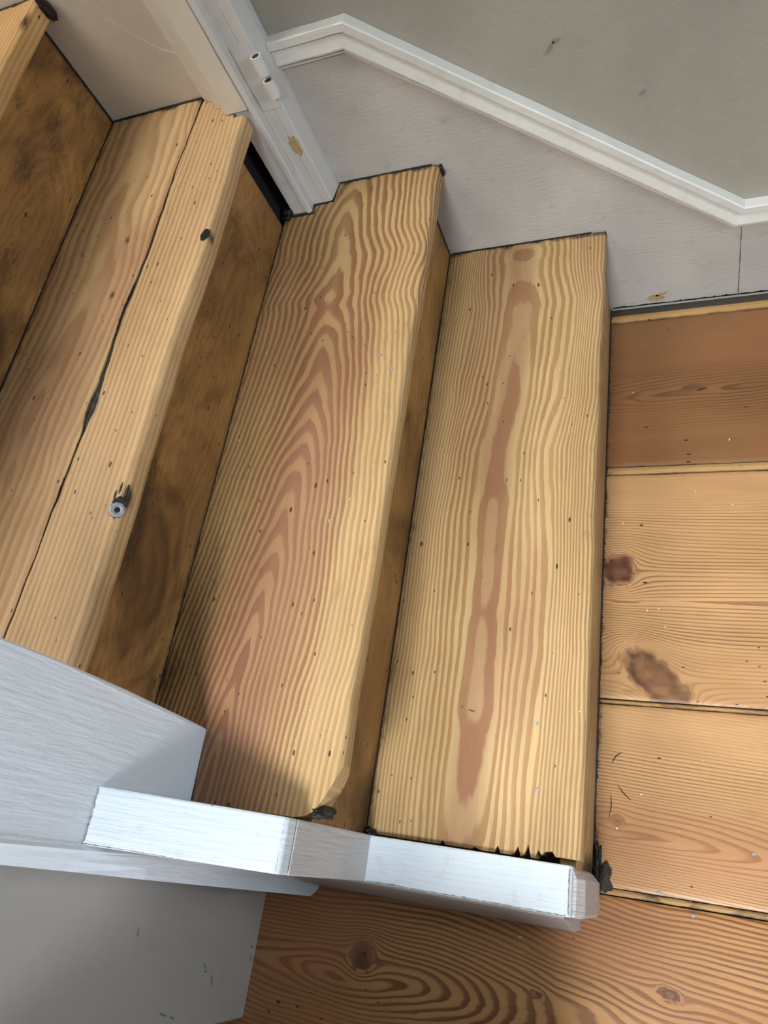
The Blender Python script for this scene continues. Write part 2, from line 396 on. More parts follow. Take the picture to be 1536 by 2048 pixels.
# --- T1 (third step) two boards with a ragged open crack between
crack = [(0, -.5145), (.07, -.5165), (.137, -.518), (.22, -.5165), (.308, -.5155), (.404, -.5200), (.47, -.5165), (.543, -.5150), (.61, -.5172), (.671, -.5195), (.809, -.523), (.95, -.526)]
def crk(v):
    v = np.asarray(v, float)
    return ip(v, crack) + vnoise(v*60, v*0, 51)*0.0016
def crw(v):   # half width of the crack
    v = np.asarray(v, float)
    return 0.0013 + .0010*np.clip(vnoise(v*30, v*0, 54)+.2,0,1) + .0013*np.exp(-((v - .43)/.06)**2) + .0038*np.exp(-((v - .535)/.022)**2) + .0022*np.exp(-((v - .500)/.03)**2) + .0008*np.exp(-((v-.28)/.06)**2) + np.clip(vnoise(v*90, v*0, 52), 0, 1)*.0008
def field1(u, v):
    ub = crk(v)
    xc = -.605 + .010*np.sin(v*5) + vnoise(v*9, v*0, 61)*.012
    d = ip(v, [(0, 3.6), (.1, 3.2), (.25, 2.6), (.33, 2.0), (.40, 1.6), (.46, 1.3), (.52, .5), (.56, .7), (.66, .9), (.85, 1.4)])
    w = (u - xc) + vnoise(u*18, v*6, 62)*.014
    qa = np.abs(w)/.0125
    Fa = np.sqrt(qa*qa + d*d) + vnoise(u*40, v*24, 63)*.35
    Fb = (u + .52)/.0078 + 40 + vnoise(u*14, v*4, 64)*0.7 + vnoise(u*35, v*16, 67)*.18
    F = np.where(u < ub, Fa, Fb)
    tone = np.where(u < ub, sm(vnoise(u*16, v*6, 65), -.05, .3)*.8, sm(vnoise(u*14, v*3, 66), .1, .4)*.3)
    g = grime(u, v, X3, N1, .86, 1.0, .1)
    g = np.maximum(g, .9*(1 - sm(np.abs(u - ub) - crw(v), 0, .0025))*(vnoise(u*4, v*25, 7) + .45))
    for (hu, hv, r) in ((-.4225, .282, .016), (-.424, .650, .022), (-.55, .36, .012), (-.559, .265, .012)):
        g = np.maximum(g, 1.0*np.clip(1 - np.hypot((u - hu)/r*1.7, (v - hv)/r), 0, 1))
    return dict(ring=F, tone=np.clip(tone, 0, 1), dirt=g)
def t1_board(name, side):
    # boards whose common edge follows the crack
    xb, xf = (X3 + .002, -.500) if side == 0 else (-.54, N1)
    v0 = (lambda x: .002) if side == 0 else (lambda x: .064 if x > -.452 else (.052 if x > -.470 else (.036 if x > -.482 else (.036*(x + .514)/.032 + .002 if x > -.514 else .002))))
    o = tread_board(name, t1, xb, xf, Z3, v0, lambda x: .850, field1, M_T1, front=(side == 1), seed=3)
    me = o.data; n = len(me.vertices); c = np.empty(n*3, np.float32); me.vertices.foreach_get('co', c); c = c.reshape(-1, 3)
    v = -c[:, 1]; k, hw = crk(v), crw(v)
    if side == 0:
        e = k - hw; c[:, 0] = xb + (c[:, 0] - xb)*(e - xb)/(xf - xb)
    else:
        e = k + hw; c[:, 0] = np.where(c[:, 0] < xf - .015, (xf - .015) - ((xf - .015) - c[:, 0])*((xf - .015) - e)/((xf - .015) - xb), c[:, 0])
    me.vertices.foreach_set('co', c.ravel())
    at = field1(c[:, 0].astype(float), v.astype(float))
    rg = np.empty(n, np.float32)
    # keep the arc-length coordinate on the rounded front
    gr = np.empty(n*3, np.float32); me.attributes['grain'].data.foreach_get('vector', gr); gr = gr.reshape(-1, 3)
    inner = c[:, 0] < N1 - .012
    gr[inner, 0] = c[inner, 0]
    me.attributes['grain'].data.foreach_set('vector', gr.ravel())
    at = field1(gr[:, 0].astype(float), v.astype(float))
    for kk, a in at.items(): me.attributes[kk].data.foreach_set('value', np.asarray(a, np.float32))
    me.update(); return o
t1 = group('tread', staircase, label='third tread, pale pine split lengthwise by a black crack')
t1_board('back_board', 0); t1_board('nosing_board', 1)
cv = np.arange(.003, .849, .003); cf = []
cl = [(float(crk(v) - crw(v) - .001), -v, Z3 - .0022 + float(vnoise(v*120, 0, 3))*.001) for v in cv] + [(float(crk(v) + crw(v) + .001), -v, Z3 - .0022 + float(vnoise(v*110, 5, 3))*.001) for v in cv]
nn = len(cv)
cb = [(a, b, c - .004) for a, b, c in cl]
for i in range(nn - 1): cf += [(i, i+1, nn+i+1, nn+i), (2*nn+i, 3*nn+i, 3*nn+i+1, 2*nn+i+1)]
mesh('black_crack_filler', cl + cb, cf, M_TAR, t1)
box('crack_shadow_gap', (-.54, -.85, Z3 - TH - .004), (-.50, -.002, Z3 - TH), M_DARK, t1)

# --- T0 (top-left step)
def field0(u, v):
    F = (u + .7)/.0075 + vnoise(u*12, v*4, 71)*1.2 + 50
    g = grime(u, v, X4, N0, .9, 1, .1)
    g = np.maximum(g, .9*np.clip(1 - np.hypot((u + .655)/.012, (v - .05)/.03), 0, 1))
    return dict(ring=F, tone=sm(vnoise(u*10, v*3, 72), 0, .4)*.5, dirt=g)
t0 = tread_board('tread', staircase, X4 + .002, N0, Z4, lambda x: .002, lambda x: .850, field0, M_T0, seed=4)
props(t0, 'topmost tread in view, amber pine at the upper left')

# --- risers: plane x = const, grain along y
def riser(x, z0, z1_, v0, v1, seed, mat=M_R, th=.018, label=None, field=None, notch=None):
    nz = max(3, int((z1_ - z0)/.005)); nv = int((v1 - v0)/.006)
    Zs = np.linspace(z0, z1_, nz + 1); Vs = np.linspace(v0, v1, nv + 1)
    VV, ZZ = np.meshgrid(Vs, Zs, indexing='ij')
    F = np.zeros_like(VV); u = ZZ; v = VV
    at = field(u, v)
    front = np.stack([np.full(VV.size, x), -VV.ravel(), ZZ.ravel()], -1)
    back = front.copy(); back[:, 0] -= th
    verts = np.concatenate([front, back]); N = VV.size; faces = []
    idx = lambda j, i: j*(nz + 1) + i
    for j in range(nv):
        for i in range(nz):
            a, b, c, d = idx(j, i), idx(j, i+1), idx(j+1, i+1), idx(j+1, i)
            faces.append((a, b, c, d)); faces.append((d+N, c+N, b+N, a+N))
    for j in range(nv):
        a, d = idx(j, 0), idx(j+1, 0); faces.append((d, d+N, a+N, a)); a, d = idx(j, nz), idx(j+1, nz); faces.append((a, a+N, d+N, d))
    for i in range(nz):
        a, d = idx(0, i), idx(0, i+1); faces.append((a, a+N, d+N, d)); a, d = idx(nv, i), idx(nv, i+1); faces.append((d, d+N, a+N, a))
    g = np.stack([u.ravel(), v.ravel(), np.full(N, seed*2.3)], -1)
    o = mesh('riser', verts, faces, mat, staircase, {k: np.concatenate([q.ravel(), q.ravel()]) for k, q in at.items()}, False, np.concatenate([g, g]))
    if label: o['label'] = label
    return o
def rfield(zb, cx, cz, s, seed, blots, dirtb=.9):
    def f(u, v):
        w = (u - cz) + vnoise(u*20, v*5, seed)*.02
        d = np.abs(v - cx)*22 + vnoise(u*8, v*9, seed+1)*4
        F = np.sqrt((w/s)**2 + d*d)*.8 + vnoise(u*35, v*18, seed+2)*.7
        tone = sm(vnoise(u*14, v*7, seed+3), -.1, .3)*.8
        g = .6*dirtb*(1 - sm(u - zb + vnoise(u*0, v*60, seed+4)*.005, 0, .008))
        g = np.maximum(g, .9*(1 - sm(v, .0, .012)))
        for bv, bz, rv, rz_, a in blots:
            e = np.hypot((v - bv)/rv, (u - bz)/rz_) + vnoise(u*45, v*22, seed+5)*.7
            g = np.maximum(g, a*(1 - sm(e, .1, 1.15)))
        return dict(ring=F, tone=tone, dirt=g, knot=np.zeros_like(u))
    return f
riser(X3, Z3, Z4 - TH, .001, .85, 1, field=rfield(Z3, .30, .62, .009, 101, [(.115, .64, .05, .03, .5), (.20, .65, .06, .03, .55), (.34, .62, .05, .025, .5), (.13, .70, .03, .02, .5), (.27, .50, .05, .03, .0)]), label='topmost riser in view, mottled orange brown')
riser(X2, Z2, Z3 - TH, .075, .85, 2, field=rfield(Z2, .45, .44, .008, 111, [(.573, .500, .10, .03, .62), (.36, .49, .09, .035, .45), (.68, .49, .08, .035, .6), (.2, .47, .06, .03, .3), (.5, .46, .05, .02, .35), (.82, .385, .06, .02, .6)]), label='dark brown riser with smoky stains')
riser(X1, Z1, Z2 - TH, .001, .935, 3, field=rfield(Z1, .62, .27, .006, 121, [(.9, .22, .05, .06, .5), (.3, .33, .1, .02, .3)]), label='riser behind the lowest tread, brown with fine flame grain')
riser(0.0, 0.001, Z1 - TH, .003, .944, 4, mat=M_T3, field=rfield(0, .5, .1, .007, 131, [(.935, .05, .03, .1, .8)], 1.0), label='lowest riser standing on the floor')

# ------------------------------------------------------------ newel, string and caps
Y0, Y1 = -0.933, -0.984
XN = -.385
# newel: wide white post, its edge softly curved in at the top as in the photo; outer corner eased
pn = [(-.47, -.8535), (XN - .002, -.8535), (XN, -.8555), (XN, -.985), (XN - .0003, -.9865), (XN + .0010, -.9885), (XN - .001, -.991), (XN - .003, -1.012), (XN - .008, -1.022), (-.47, -1.024)]
zs = [0.0005, .012, .025, .36, .42, .52, .62, .72, .90, 2.2]
verts = []
for z in zs:
    up = max(0, min(1, (z - .36)/.32))
    for (x, y) in pn:
        yy = y
        if y > -.86: yy = y + .014*math.sin(up*math.pi/2)
        if z < .02 and y < -.99: yy = y + .012*(1 - z/.02)
        if y < -1.0: yy = yy + .028*min(z, .75)
        xx = x
        if z < .45 and x > -.40 and y < -.988: xx = XN - (0.0 if y > -1.0 else .001)
        verts.append((xx, yy, z))
n = len(pn); faces = [[i for i in range(n)][::-1], [(len(zs)-1)*n + i for i in range(n)]]
for j in range(len(zs)-1):
    for i in range(n): faces.append((j*n+i, j*n+(i+1) % n, (j+1)*n+(i+1) % n, (j+1)*n+i))
newel = mesh('newel_post', verts, faces, M_NEW, staircase)
props(newel, 'wide white newel post with a cool gloss face')

def slab(name, top, y0, y1, mat, parent, bev=.002):
    return prism(name, top, 1, y0, y1, mat, parent, bev)
# inner stepped string (prism in xz)
string = slab('string', [(XN + .0005, .001), (-.001, .001), (-.001, .180), (-.246, .180), (-.246, .395), (XN + .0005, .495)], Y0 - .004, Y1 + .004, M_CAPD, staircase, .001)
c1 = slab('string_cap', [(XN + .0008, .497), (-.2465, .397), (-.238, .400), (-.238, .417), (-.241, .422), (XN + .0008, .525)], Y0, Y1, M_CAP, string, .0022); c1['label'] = 'raked upper cap of the string, cool white'
c2 = slab('string_drop', [(-.2458, .201), (-.2370, .201), (-.2370, .3995), (-.2458, .3960)], Y0 + .0, Y1, M_CAPD, string, .0012); c2['label'] = 'upright face between the two caps, dull pinkish white'
c3 = slab('string_cap', [(-.246, .1815), (.002, .1815), (.002, .197), (-.001, .201), (-.246, .201)], Y0, Y1, M_CAP, string, .0022); c3['label'] = 'level lower cap of the string, bright white'
# end block with chamfered inner corner
endp = [(-.0005, Y0 - .001), (.004, Y0 - .003), (.013, Y0 - .012), (.014, Y1 + .004), (.010, Y1), (-.0005, Y1)]
def endblock():
    v = []; n = len(endp)
    for z, s in ((.026, 0), (.034, 1), (.175, 1), (.190, .6)):
        for x, y in endp: v.append((x if s == 1 else x - (x + .0005)*(.35 if s == 0 else .55), y, z))
    f = [list(range(n))[::-1], [3*n + i for i in range(n)]]
    for j in range(3):
        for i in range(n): f.append((j*n+i, j*n+(i+1) % n, (j+1)*n+(i+1) % n, (j+1)*n+i))
    return v, f
v_, f_ = endblock(); eb = mesh('end_block', v_, f_, M_CAPD, string); eb['label'] = 'pinkish white end block with clipped corner'
def edge_wear(name, a, b, n_, side, w0, w1, parent, mat, seed):
    return ragged(name, [a, b], w0, w1, n_, side, parent, mat, seed, .0004, .0025)
# outer skirt of the string, leaning out to the floor
sk = prism('outer_board', [(Y1 + .0035, .155), (Y1 - .004, .150), (-1.0035, .055), (-1.003, .002), (Y1 + .0035, .002)], 0, XN + .001, -.012, M_CAPD, string, .0015)

# ------------------------------------------------------------ black residue and dirt seams
def ragged(name, pts, w0, w1, nrm, side, parent, mat=M_TAR, seed=0, th=.0012, step=.003, off=0.0):
    """thin ragged ribbon along a polyline; nrm is the surface normal, side the direction it spreads"""
    rnd = random.Random(seed); V = []; nrm = Vector(nrm); side = Vector(side)
    P = []
    for a, b in zip(pts[:-1], pts[1:]):
        a, b = Vector(a), Vector(b); k = max(1, int((b-a).length/step))
        P += [a.lerp(b, i/k) for i in range(k)]
    P.append(Vector(pts[-1])); n = len(P); cur = rnd.random()
    for i, p in enumerate(P):
        cur = cur*.6 + rnd.random()*.4
        w = w0 + (w1 - w0)*cur*cur*1.4
        if rnd.random() < .08: w *= 1.7
        a = p - side*(.0006*rnd.random()) ; b = p + side*w
        V += [a - nrm*.0008, a + nrm*th*(.6+.6*rnd.random()), b + nrm*th*(.3 + .5*rnd.random()), b - nrm*.0008]
    F = []
    for i in range(n-1):
        for j in range(4): F.append((i*4+j, (i+1)*4+j, (i+1)*4+(j+1) % 4, i*4+(j+1) % 4))
    F += [(0, 1, 2, 3)[::-1], tuple((n-1)*4+j for j in range(4))]
    return mesh(name, V, F, mat, parent)
def seam(*a, **k): return ragged('residue_seam', *a, **k)
U = (0, 0, 1)
seam([(X1 + .005, 0, Z1), (-.10, 0, Z1)], .0012, .0035, U, (0, -1, 0), staircase, seed=1)
seam([(-.10, 0, Z1), (N3 - .02, 0, Z1)], .0006, .002, U, (0, -1, 0), staircase, seed=2)
seam([(-.379, 0, Z2), (-.225, 0, Z2)], .002, .0055, U, (0, -1, 0), staircase, seed=3)
seam([(X3 + .002, 0, Z3), (-.512, 0, Z3)], .002, .0055, U, (0, -1, 0), staircase, seed=4)
seam([(-.9, 0, Z4), (-.665, 0, Z4)], .002, .005, U, (0, -1, 0), staircase, seed=5)
# around the door frame foot on T2
seam([(-.378, -.004, Z2), (-.383, -.037, Z2), (-.413, -.040, Z2), (-.413, -.057, Z2), (-.448, -.057, Z2)], .0015, .0045, U, (.25, -.9, 0), staircase, seed=6)
# wall side of the risers
seam([(X1, 0, Z1), (X1, 0, Z2 - TH)], .0025, .005, (1, 0, 0), (0, -1, 0), staircase, seed=7)
seam([(X3, 0, Z3), (X3, 0, Z4 - TH)], .002, .005, (1, 0, 0), (0, -1, 0), staircase, seed=8)
seam([(X1 + .001, -.003, Z1), (X1 + .001, -.20, Z1), (X1 + .001, -.93, Z1)], .0004, .0014, U, (1, 0, 0), staircase, seed=9, th=.0006)
seam([(X2 + .001, -.08, Z2), (X2 + .001, -.85, Z2)], .0006, .0018, U, (1, 0, 0), staircase, seed=10, th=.0006)
seam([(X3 + .001, -.002, Z3), (X3 + .001, -.85, Z3)], .0008, .0020, U, (1, 0, 0), staircase, seed=11, th=.0006)
seam([(.001, -.003, .001), (.001, -.945, .001)], .0008, .0024, U, (1, 0, 0), staircase, seed=12, th=.001)
# nose ends against the wall
def lump(name, loc, size, mat, parent, seed=0, sub=3, amp=.45):
    bm = bmesh.new(); bmesh.ops.create_icosphere(bm, subdivisions=sub, radius=1); rnd = random.Random(seed)
    ox, oy = rnd.random()*50, rnd.random()*50
    for v in bm.verts:
        k = 1 + amp*float(vnoise(v.co.x*2.3 + ox, v.co.y*2.3 + oy + v.co.z*1.7, seed)) * 2
        v.co = Vector((v.co.x*size[0]*k, v.co.y*size[1]*k, v.co.z*size[2]*k)) + Vector(loc)
    me = bpy.data.meshes.new(name); bm.to_mesh(me); bm.free()
    return link(name, me, mat, parent)
lump('residue_lump', (N2 + .0015, -.0052, Z2 - .010), (.003, .004, .010), M_TAR, staircase, 1)
lump('residue_lump', (N0 + .003, -.0085, Z4 - .012), (.007, .006, .016), M_TAR, staircase, 2)
lump('residue_lump', (N3 + .0005, -.0032, Z1 - .008), (.0015, .002, .008), M_DIRT, staircase, 3)
lump('residue_lump', (-.458, -.056, Z2 + .004), (.008, .010, .008), M_TAR, staircase, 4)
lump('residue_lump', (-.233, -.922, Z2 - .008), (.017, .007, .009), M_TAR, staircase, 5)
lump('residue_lump', (-.243, -.929, Z1 + .002), (.009, .006, .006), M_TAR, staircase, 6)
lump('dirt_clump', (.012, -.938, .003), (.012, .016, .006), M_DIRT, staircase, 7)
lump('dirt_clump', (.006, -.925, .003), (.005, .03, .006), M_TAR, staircase, 8)
# dark cavity behind the second riser, beside the door frame
box('dark_gap', (X2 - .012, -.075, Z2 - .01), (X2 - .006, -.001, Z3 - TH), M_DARK, staircase)

M_WORN = plain('worn_paint_edge', (150, 146, 134), 0.7, nscale=500, var=0.45, bstr=.6)
M_RIDGE = plain('paint_ridge', (214, 218, 216), 0.4, nscale=300, var=0.08, bstr=.6)
edge_wear('worn_edge', (-.234, Y1 + .0012, .2008), (-.002, Y1 + .0012, .2008), U, (0, 1, 0), .0002, .0016, c3, M_WORN, 31)
edge_wear('worn_edge', (-.0005, Y1 + .003, .2012), (-.0005, Y0 - .004, .2012), U, (-1, 0, 0), .0004, .0020, c3, M_WORN, 32)
edge_wear('worn_edge', (-.2410, Y1 + .002, .4212), (-.2410, Y0 - .002, .4212), (.3, 0, 1), (-1, 0, .3), .0002, .0012, c1, M_WORN, 33)
edge_wear('worn_edge', (XN + .002, Y1 + .0012, .5238), (-.243, Y1 + .0012, .4220), (0, -.3, 1), (0, 1, 0), .0002, .0011, c1, M_WORN, 34)
edge_wear('worn_edge', (XN + .0015, Y1 + .003, .5240), (XN + .0015, Y0 - .003, .5240), (.5, 0, 1), (1, 0, -.7), .0004, .0022, c1, M_WORN, 35)
edge_wear('paint_ridge', (XN + .0003, -.9855, .46), (XN + .0003, -.9830, .70), (1, 0, 0), (0, 1, 0), .0006, .0022, newel, M_RIDGE, 36)
edge_wear('worn_edge', (XN + .0002, -.8560, .380), (XN + .0002, -.8440, .60), (1, 0, 0), (0, -1, 0), .0002, .0012, newel, M_RIDGE, 37)
# ------------------------------------------------------------ screws / nails in treads
def washer(loc, nrm, r, parent):
    prof = [(.0, -.0006), (.30, -.0006), (.36, .0004), (.62, .0010), (.90, .0008), (1.0, -.0002), (1.0, -.0016), (0, -.0016)]
    V = []; F = []; n = 28; q = Vector(nrm).to_track_quat('Z', 'Y')
    for (a, h) in prof:
        for i in range(n):
            t = 2*math.pi*i/n; V.append(q @ Vector((math.cos(t)*a*r, math.sin(t)*a*r, h)) + Vector(loc))
    for j in range(len(prof)-1):
        for i in range(n): F.append((j*n+i, j*n+(i+1) % n, (j+1)*n+(i+1) % n, (j+1)*n+i))
    return mesh('screw_cup', V, F, M_METAL, parent, smooth=True)
def disc(name, loc, nrm, rx_, ry_, mat, parent, h=.0006, jitter=0.0, seed=0, n=20, ang=0):
    q = Vector(nrm).to_track_quat('Z', 'Y'); rnd = random.Random(seed); V = []
    rs = [1 + jitter*(rnd.random()-.5)*2 for _ in range(n)]
    for hh, k in ((-.002, 1), (h*.6, 1), (h, .75)):
        for i in range(n):
            t = 2*math.pi*i/n; x, y = math.cos(t)*rx_*rs[i]*k, math.sin(t)*ry_*rs[i]*k
            V.append(q @ Vector((x*math.cos(ang)-y*math.sin(ang), x*math.sin(ang)+y*math.cos(ang), hh)) + Vector(loc))
    F = [list(range(n))[::-1], [2*n+i for i in range(n)]]
    for j in range(2):
        for i in range(n): F.append((j*n+i, j*n+(i+1) % n, (j+1)*n+(i+1) % n, (j+1)*n+i))
    return mesh(name, V, F, mat, parent)
ND = (.55, -.05, .83)
disc('splintered_hole', (-.4300, -.6625, Z3 - .0010), ND, .0125, .0078, M_TAR, t1, .0005, .22, 3)
sc = washer((-.4290, -.667, Z3 + .0004), ND, .0086, t1); sc['label'] = 'grey metal screw cup'
disc('screw_recess', (-.4284, -.667, Z3 + .0008), ND, .0028, .0028, M_DARK, sc, .0002)
h2 = disc('splintered_hole', (-.4310, -.282, Z3 - .0008), ND, .0105, .0046, M_TAR, t1, .0012, .2, 4)
disc('screw_sliver', (-.4335, -.281, Z3 + .0008), ND, .0062, .0018, M_METAL, h2, .0008)
for p in ((-.4385, -.648, .004, .0012), (-.434, -.640, .005, .0012), (-.425, -.645, .006, .0014)):
    disc('splinter_mark', (p[0], p[1], Z3 + .0001), U, p[3], p[2]*1.3, M_TAR, t1, .0003, .3, 5)
for (x, y, pr, z) in ((-.0475, -.782, t3, Z1), (-.043, -.857, t3, Z1), (-.281, -.594, t2, Z2), (-.252, -.350, t2, Z2), (-.232, -.375, t2, Z2)):
    disc('nail_head', (x, y, z + .0004), U, .0021, .0021, M_METAL, pr, .0006)

# ------------------------------------------------------------ floor
def floor_build():
    xs = np.concatenate([np.linspace(-1.6, -.52, 12)[:-1], np.arange(-.52, .42, .004), np.linspace(.42, 2.2, 12)])
    boards = [  # y far, y near, material index, raise, kind
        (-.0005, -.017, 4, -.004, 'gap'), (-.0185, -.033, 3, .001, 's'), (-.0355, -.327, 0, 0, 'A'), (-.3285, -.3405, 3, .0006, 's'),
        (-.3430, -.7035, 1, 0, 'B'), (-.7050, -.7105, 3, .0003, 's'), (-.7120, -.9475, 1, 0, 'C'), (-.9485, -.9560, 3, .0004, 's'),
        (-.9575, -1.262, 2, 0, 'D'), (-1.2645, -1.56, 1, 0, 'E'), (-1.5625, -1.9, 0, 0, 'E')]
    V, F, MI, A, G = [], [], [], {'ring': [], 'tone': [], 'dirt': [], 'knot': [], 'fade': []}, []
    base = 0
    for bi, (ya, yb, mi, dz, kind) in enumerate(boards):
        ny = max(3, int((ya - yb)/.004)); ys = np.linspace(ya, yb, ny + 1)
        X, Y = np.meshgrid(xs, ys, indexing='ij')
        Z = np.full_like(X, dz) + vnoise(X*5, Y*30, bi)*.0006
        edge = np.minimum(ya - Y, Y - yb)
        Z = Z - .0018*(1 - sm(edge, 0, .0022))
        F_, tone, dirt, knot, fade = floor_field(kind, X, Y, bi)
        dirt = np.maximum(dirt, .85*(1 - sm(edge + vnoise(X*40, Y*0, bi+3)*.004, 0, .003))*(.55 + vnoise(X*12, Y*5, bi+7)))
        # grime where boards meet the lowest riser and the string
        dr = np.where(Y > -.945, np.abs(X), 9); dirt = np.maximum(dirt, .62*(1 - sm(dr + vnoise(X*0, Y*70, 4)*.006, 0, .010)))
        nx_, ny_ = X.shape
        top = np.stack([X.ravel(), Y.ravel(), Z.ravel()], -1)
        V.append(top)
        # skirts at both long edges
        e1 = top.reshape(nx_, ny_, 3)[:, 0].copy(); e1[:, 2] -= .02; e2 = top.reshape(nx_, ny_, 3)[:, -1].copy(); e2[:, 2] -= .02
        V += [e1, e2]
        for k, a in (('ring', F_), ('tone', tone), ('dirt', dirt), ('knot', knot), ('fade', fade)):
            A[k] += [a.ravel(), a[:, 0], a[:, -1]]
        g = np.stack([Y, X, np.full_like(X, bi*1.3)], -1); G += [g.reshape(-1, 3), g[:, 0], g[:, -1]]
        N = nx_*ny_
        for i in range(nx_-1):
            for j in range(ny_-1):
                a = base + i*ny_ + j; F.append((a, a+1, a+ny_+1, a+ny_)); MI.append(mi)
            a = base + i*ny_; F.append((a, a+ny_, base+N+i+1, base+N+i)); MI.append(mi)
            a = base + i*ny_ + ny_-1; F.append((a+ny_, a, base+N+nx_+i, base+N+nx_+i+1)); MI.append(mi)
        base += N + 2*nx_
    V.append(np.array([(-1.6, .3, -.021), (2.2, .3, -.021), (2.2, -2.0, -.021), (-1.6, -2.0, -.021)])); F.append((base+3, base+2, base+1, base)); MI.append(5)
    for k in A: A[k].append(np.zeros(4))
    G.append(np.zeros((4, 3)))
    V = np.concatenate(V)
    me = bpy.data.meshes.new('floor'); me.from_pydata(V.tolist(), [], F); me.update()
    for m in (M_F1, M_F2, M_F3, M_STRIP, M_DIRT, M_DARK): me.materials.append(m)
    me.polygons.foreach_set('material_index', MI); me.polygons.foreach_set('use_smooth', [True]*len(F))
    for k, a in A.items():
        at = me.attributes.new(k, 'FLOAT', 'POINT'); at.data.foreach_set('value', np.concatenate(a).astype(np.float32))
    at = me.attributes.new('grain', 'FLOAT_VECTOR', 'POINT'); at.data.foreach_set('vector', np.concatenate(G).astype(np.float32).ravel())
    o = bpy.data.objects.new('floor', me); COL.objects.link(o)
    mod = o.modifiers.new('es', 'EDGE_SPLIT'); mod.split_angle = math.radians(50)
    props(o, 'varnished pine floorboards running away from the stairs', kind='structure')
    return o
def bend(X, Y, knots):
    """rings flow round the knots"""
    y = Y.copy(); mask = np.zeros_like(X); inner = np.zeros_like(X)
    for kx, ky, rx_, ry_, a in knots:
        ca, sa = math.cos(a), math.sin(a); dx, dy = X - kx, Y - ky
        p = (dx*ca + dy*sa)/rx_; q = (-dx*sa + dy*ca)/ry_; rho2 = p*p + q*q
        y = y - (Y - ky)*1.0/np.maximum(rho2, 1.0)*np.exp(-np.maximum(rho2-1, 0)/26)
        mm = 1 - sm(np.sqrt(rho2) + vnoise(X*150, Y*150, 9)*.3, .65, 1.15)
        inner = inner + mm*np.sqrt(rho2)*1.6
        mask = np.maximum(mask, mm)
    return y, mask, inner
def floor_field(kind, X, Y, bi):
    Zr = np.zeros_like(X); tone, dirt, knot = Zr.copy(), Zr.copy(), Zr.copy()
    if kind == 'A':
        y, m, inn = bend(X, Y, [(.140, -.184, .020, .007, -.1)])
        yc = -.200 + .06*X + vnoise(X*8, Y*0, 5)*.006
        d = ip(X.ravel(), [(-.2, 6), (0, 3.6), (.04, 2.9), (.065, 2.02), (.10, 1.7), (.16, 1.5), (.18, 1.05), (.215, .5), (.3, .15)]).reshape(X.shape)
        w = y - yc; q = np.abs(w)/np.where(w > 0, .0062, .0055)
        F = np.sqrt(q*q + d*d) + vnoise(X*10, Y*22, 6)*.5 - inn*.3
        tone = .6*sm(vnoise(X*4, Y*9, 7), -.1, .35)
        knot = m*.5
    elif kind == 'B':
        y, m, inn = bend(X, Y, [(.024, -.507, .026, .027, 0), (.078, -.672, .058, .027, -.76)])
        yc = -.556 + vnoise(X*6, Y*0, 15)*.004
        w = y - yc; q = np.abs(w)/.0056
        F = np.sqrt(q*q + .5) + vnoise(X*7, Y*16, 16)*.5 - inn
        fade = sm(Y, -.44, -.36)
        F = F*(1 - fade*.0)
        tone = .5*sm(vnoise(X*4, Y*9, 17), .0, .35)
        rho = inn/np.maximum(m*1.6, .02); knot = m*np.where(Y < -.60, .45 + .35*sm(rho, .35, .9), .78) + m*vnoise(X*90, Y*90, 2)*.4
        knot = np.clip(knot, 0, 1)
        tone = np.maximum(tone, m)
    elif kind == 'C':
        y, m, inn = bend(X, Y, [(.030, -.866, .010, .008, 0)])
        yc = -.878 - .05*(X) + vnoise(X*9, Y*0, 25)*.003
        d = ip(X.ravel(), [(-.1, .2), (.0, .5), (.03, .62), (.058, 1.0), (.10, 1.3), (.145, 2.0), (.19, 2.9), (.25, 4.2), (.35, 6)]).reshape(X.shape)
        w = y - yc; q = np.abs(w)/np.where(w > 0, .0068, .0052)
        q = np.where(q > 5, 5 + (q - 5)*1.5, q)
        F = np.sqrt(q*q + d*d) + vnoise(X*8, Y*20, 26)*.35 - inn*.4
        tone = .8*sm(vnoise(X*3, Y*9, 27), -.15, .3); knot = m*.35
    elif kind == 'D':
        y, m, inn = bend(X, Y, [(-.303, -1.083, .020, .018, .3), (.094, -1.054, .014, .008, -.2), (-.062, -1.083, .007, .005, 0)])
        yc = -1.108 + vnoise(X*6, Y*0, 35)*.012 - .02*sm(X, -.1, .2)
        d = ip(X.ravel(), [(-.55, 4.5), (-.46, 3.2), (-.40, 2.2), (-.34, 1.4), (-.28, .8), (-.22, 1.8), (-.16, 4.2), (-.10, 7.2), (-.04, 9.5), (.1, 11.5), (.4, 14)]).reshape(X.shape)
        w = y - yc; q = np.abs(w)/np.where(w > 0, .0058, .0064)
        F = np.sqrt(q*q + d*d) + vnoise(X*14, Y*26, 36)*1.0 - inn
        tone = .7*sm(vnoise(X*5, Y*8, 37), -.1, .35); knot = m*.65
    elif kind == 's':
        F = Y/.006 + vnoise(X*5, Y*40, bi)*1.0
    else:
        F = Y/.006 + vnoise(X*6, Y*14, bi)*2
        if kind == 'gap': dirt = Zr + .9*(1 - sm(X, .1, .3)) + .4
    F = F + vnoise(Y*26, X*2.5, bi+50)*1.1 + vnoise(Y*75, X*3, bi+51)*.55
    fd = .15 + .75*sm(vnoise(Y*17, X*2.2, bi+60) + .25*vnoise(Y*50, X*6, bi+61), -.15, .3)
    if kind == 'A': fd = np.maximum(fd, .92*(1 - sm(Y, -.275, -.235))); fd = np.maximum(fd, .93*sm(Y, -.125, -.09)); fd = np.where(np.abs(Y + .195) < .03, fd*.35, fd)
    if kind == 'B': fd = np.maximum(fd*.6, .93*sm(Y, -.43, -.38))
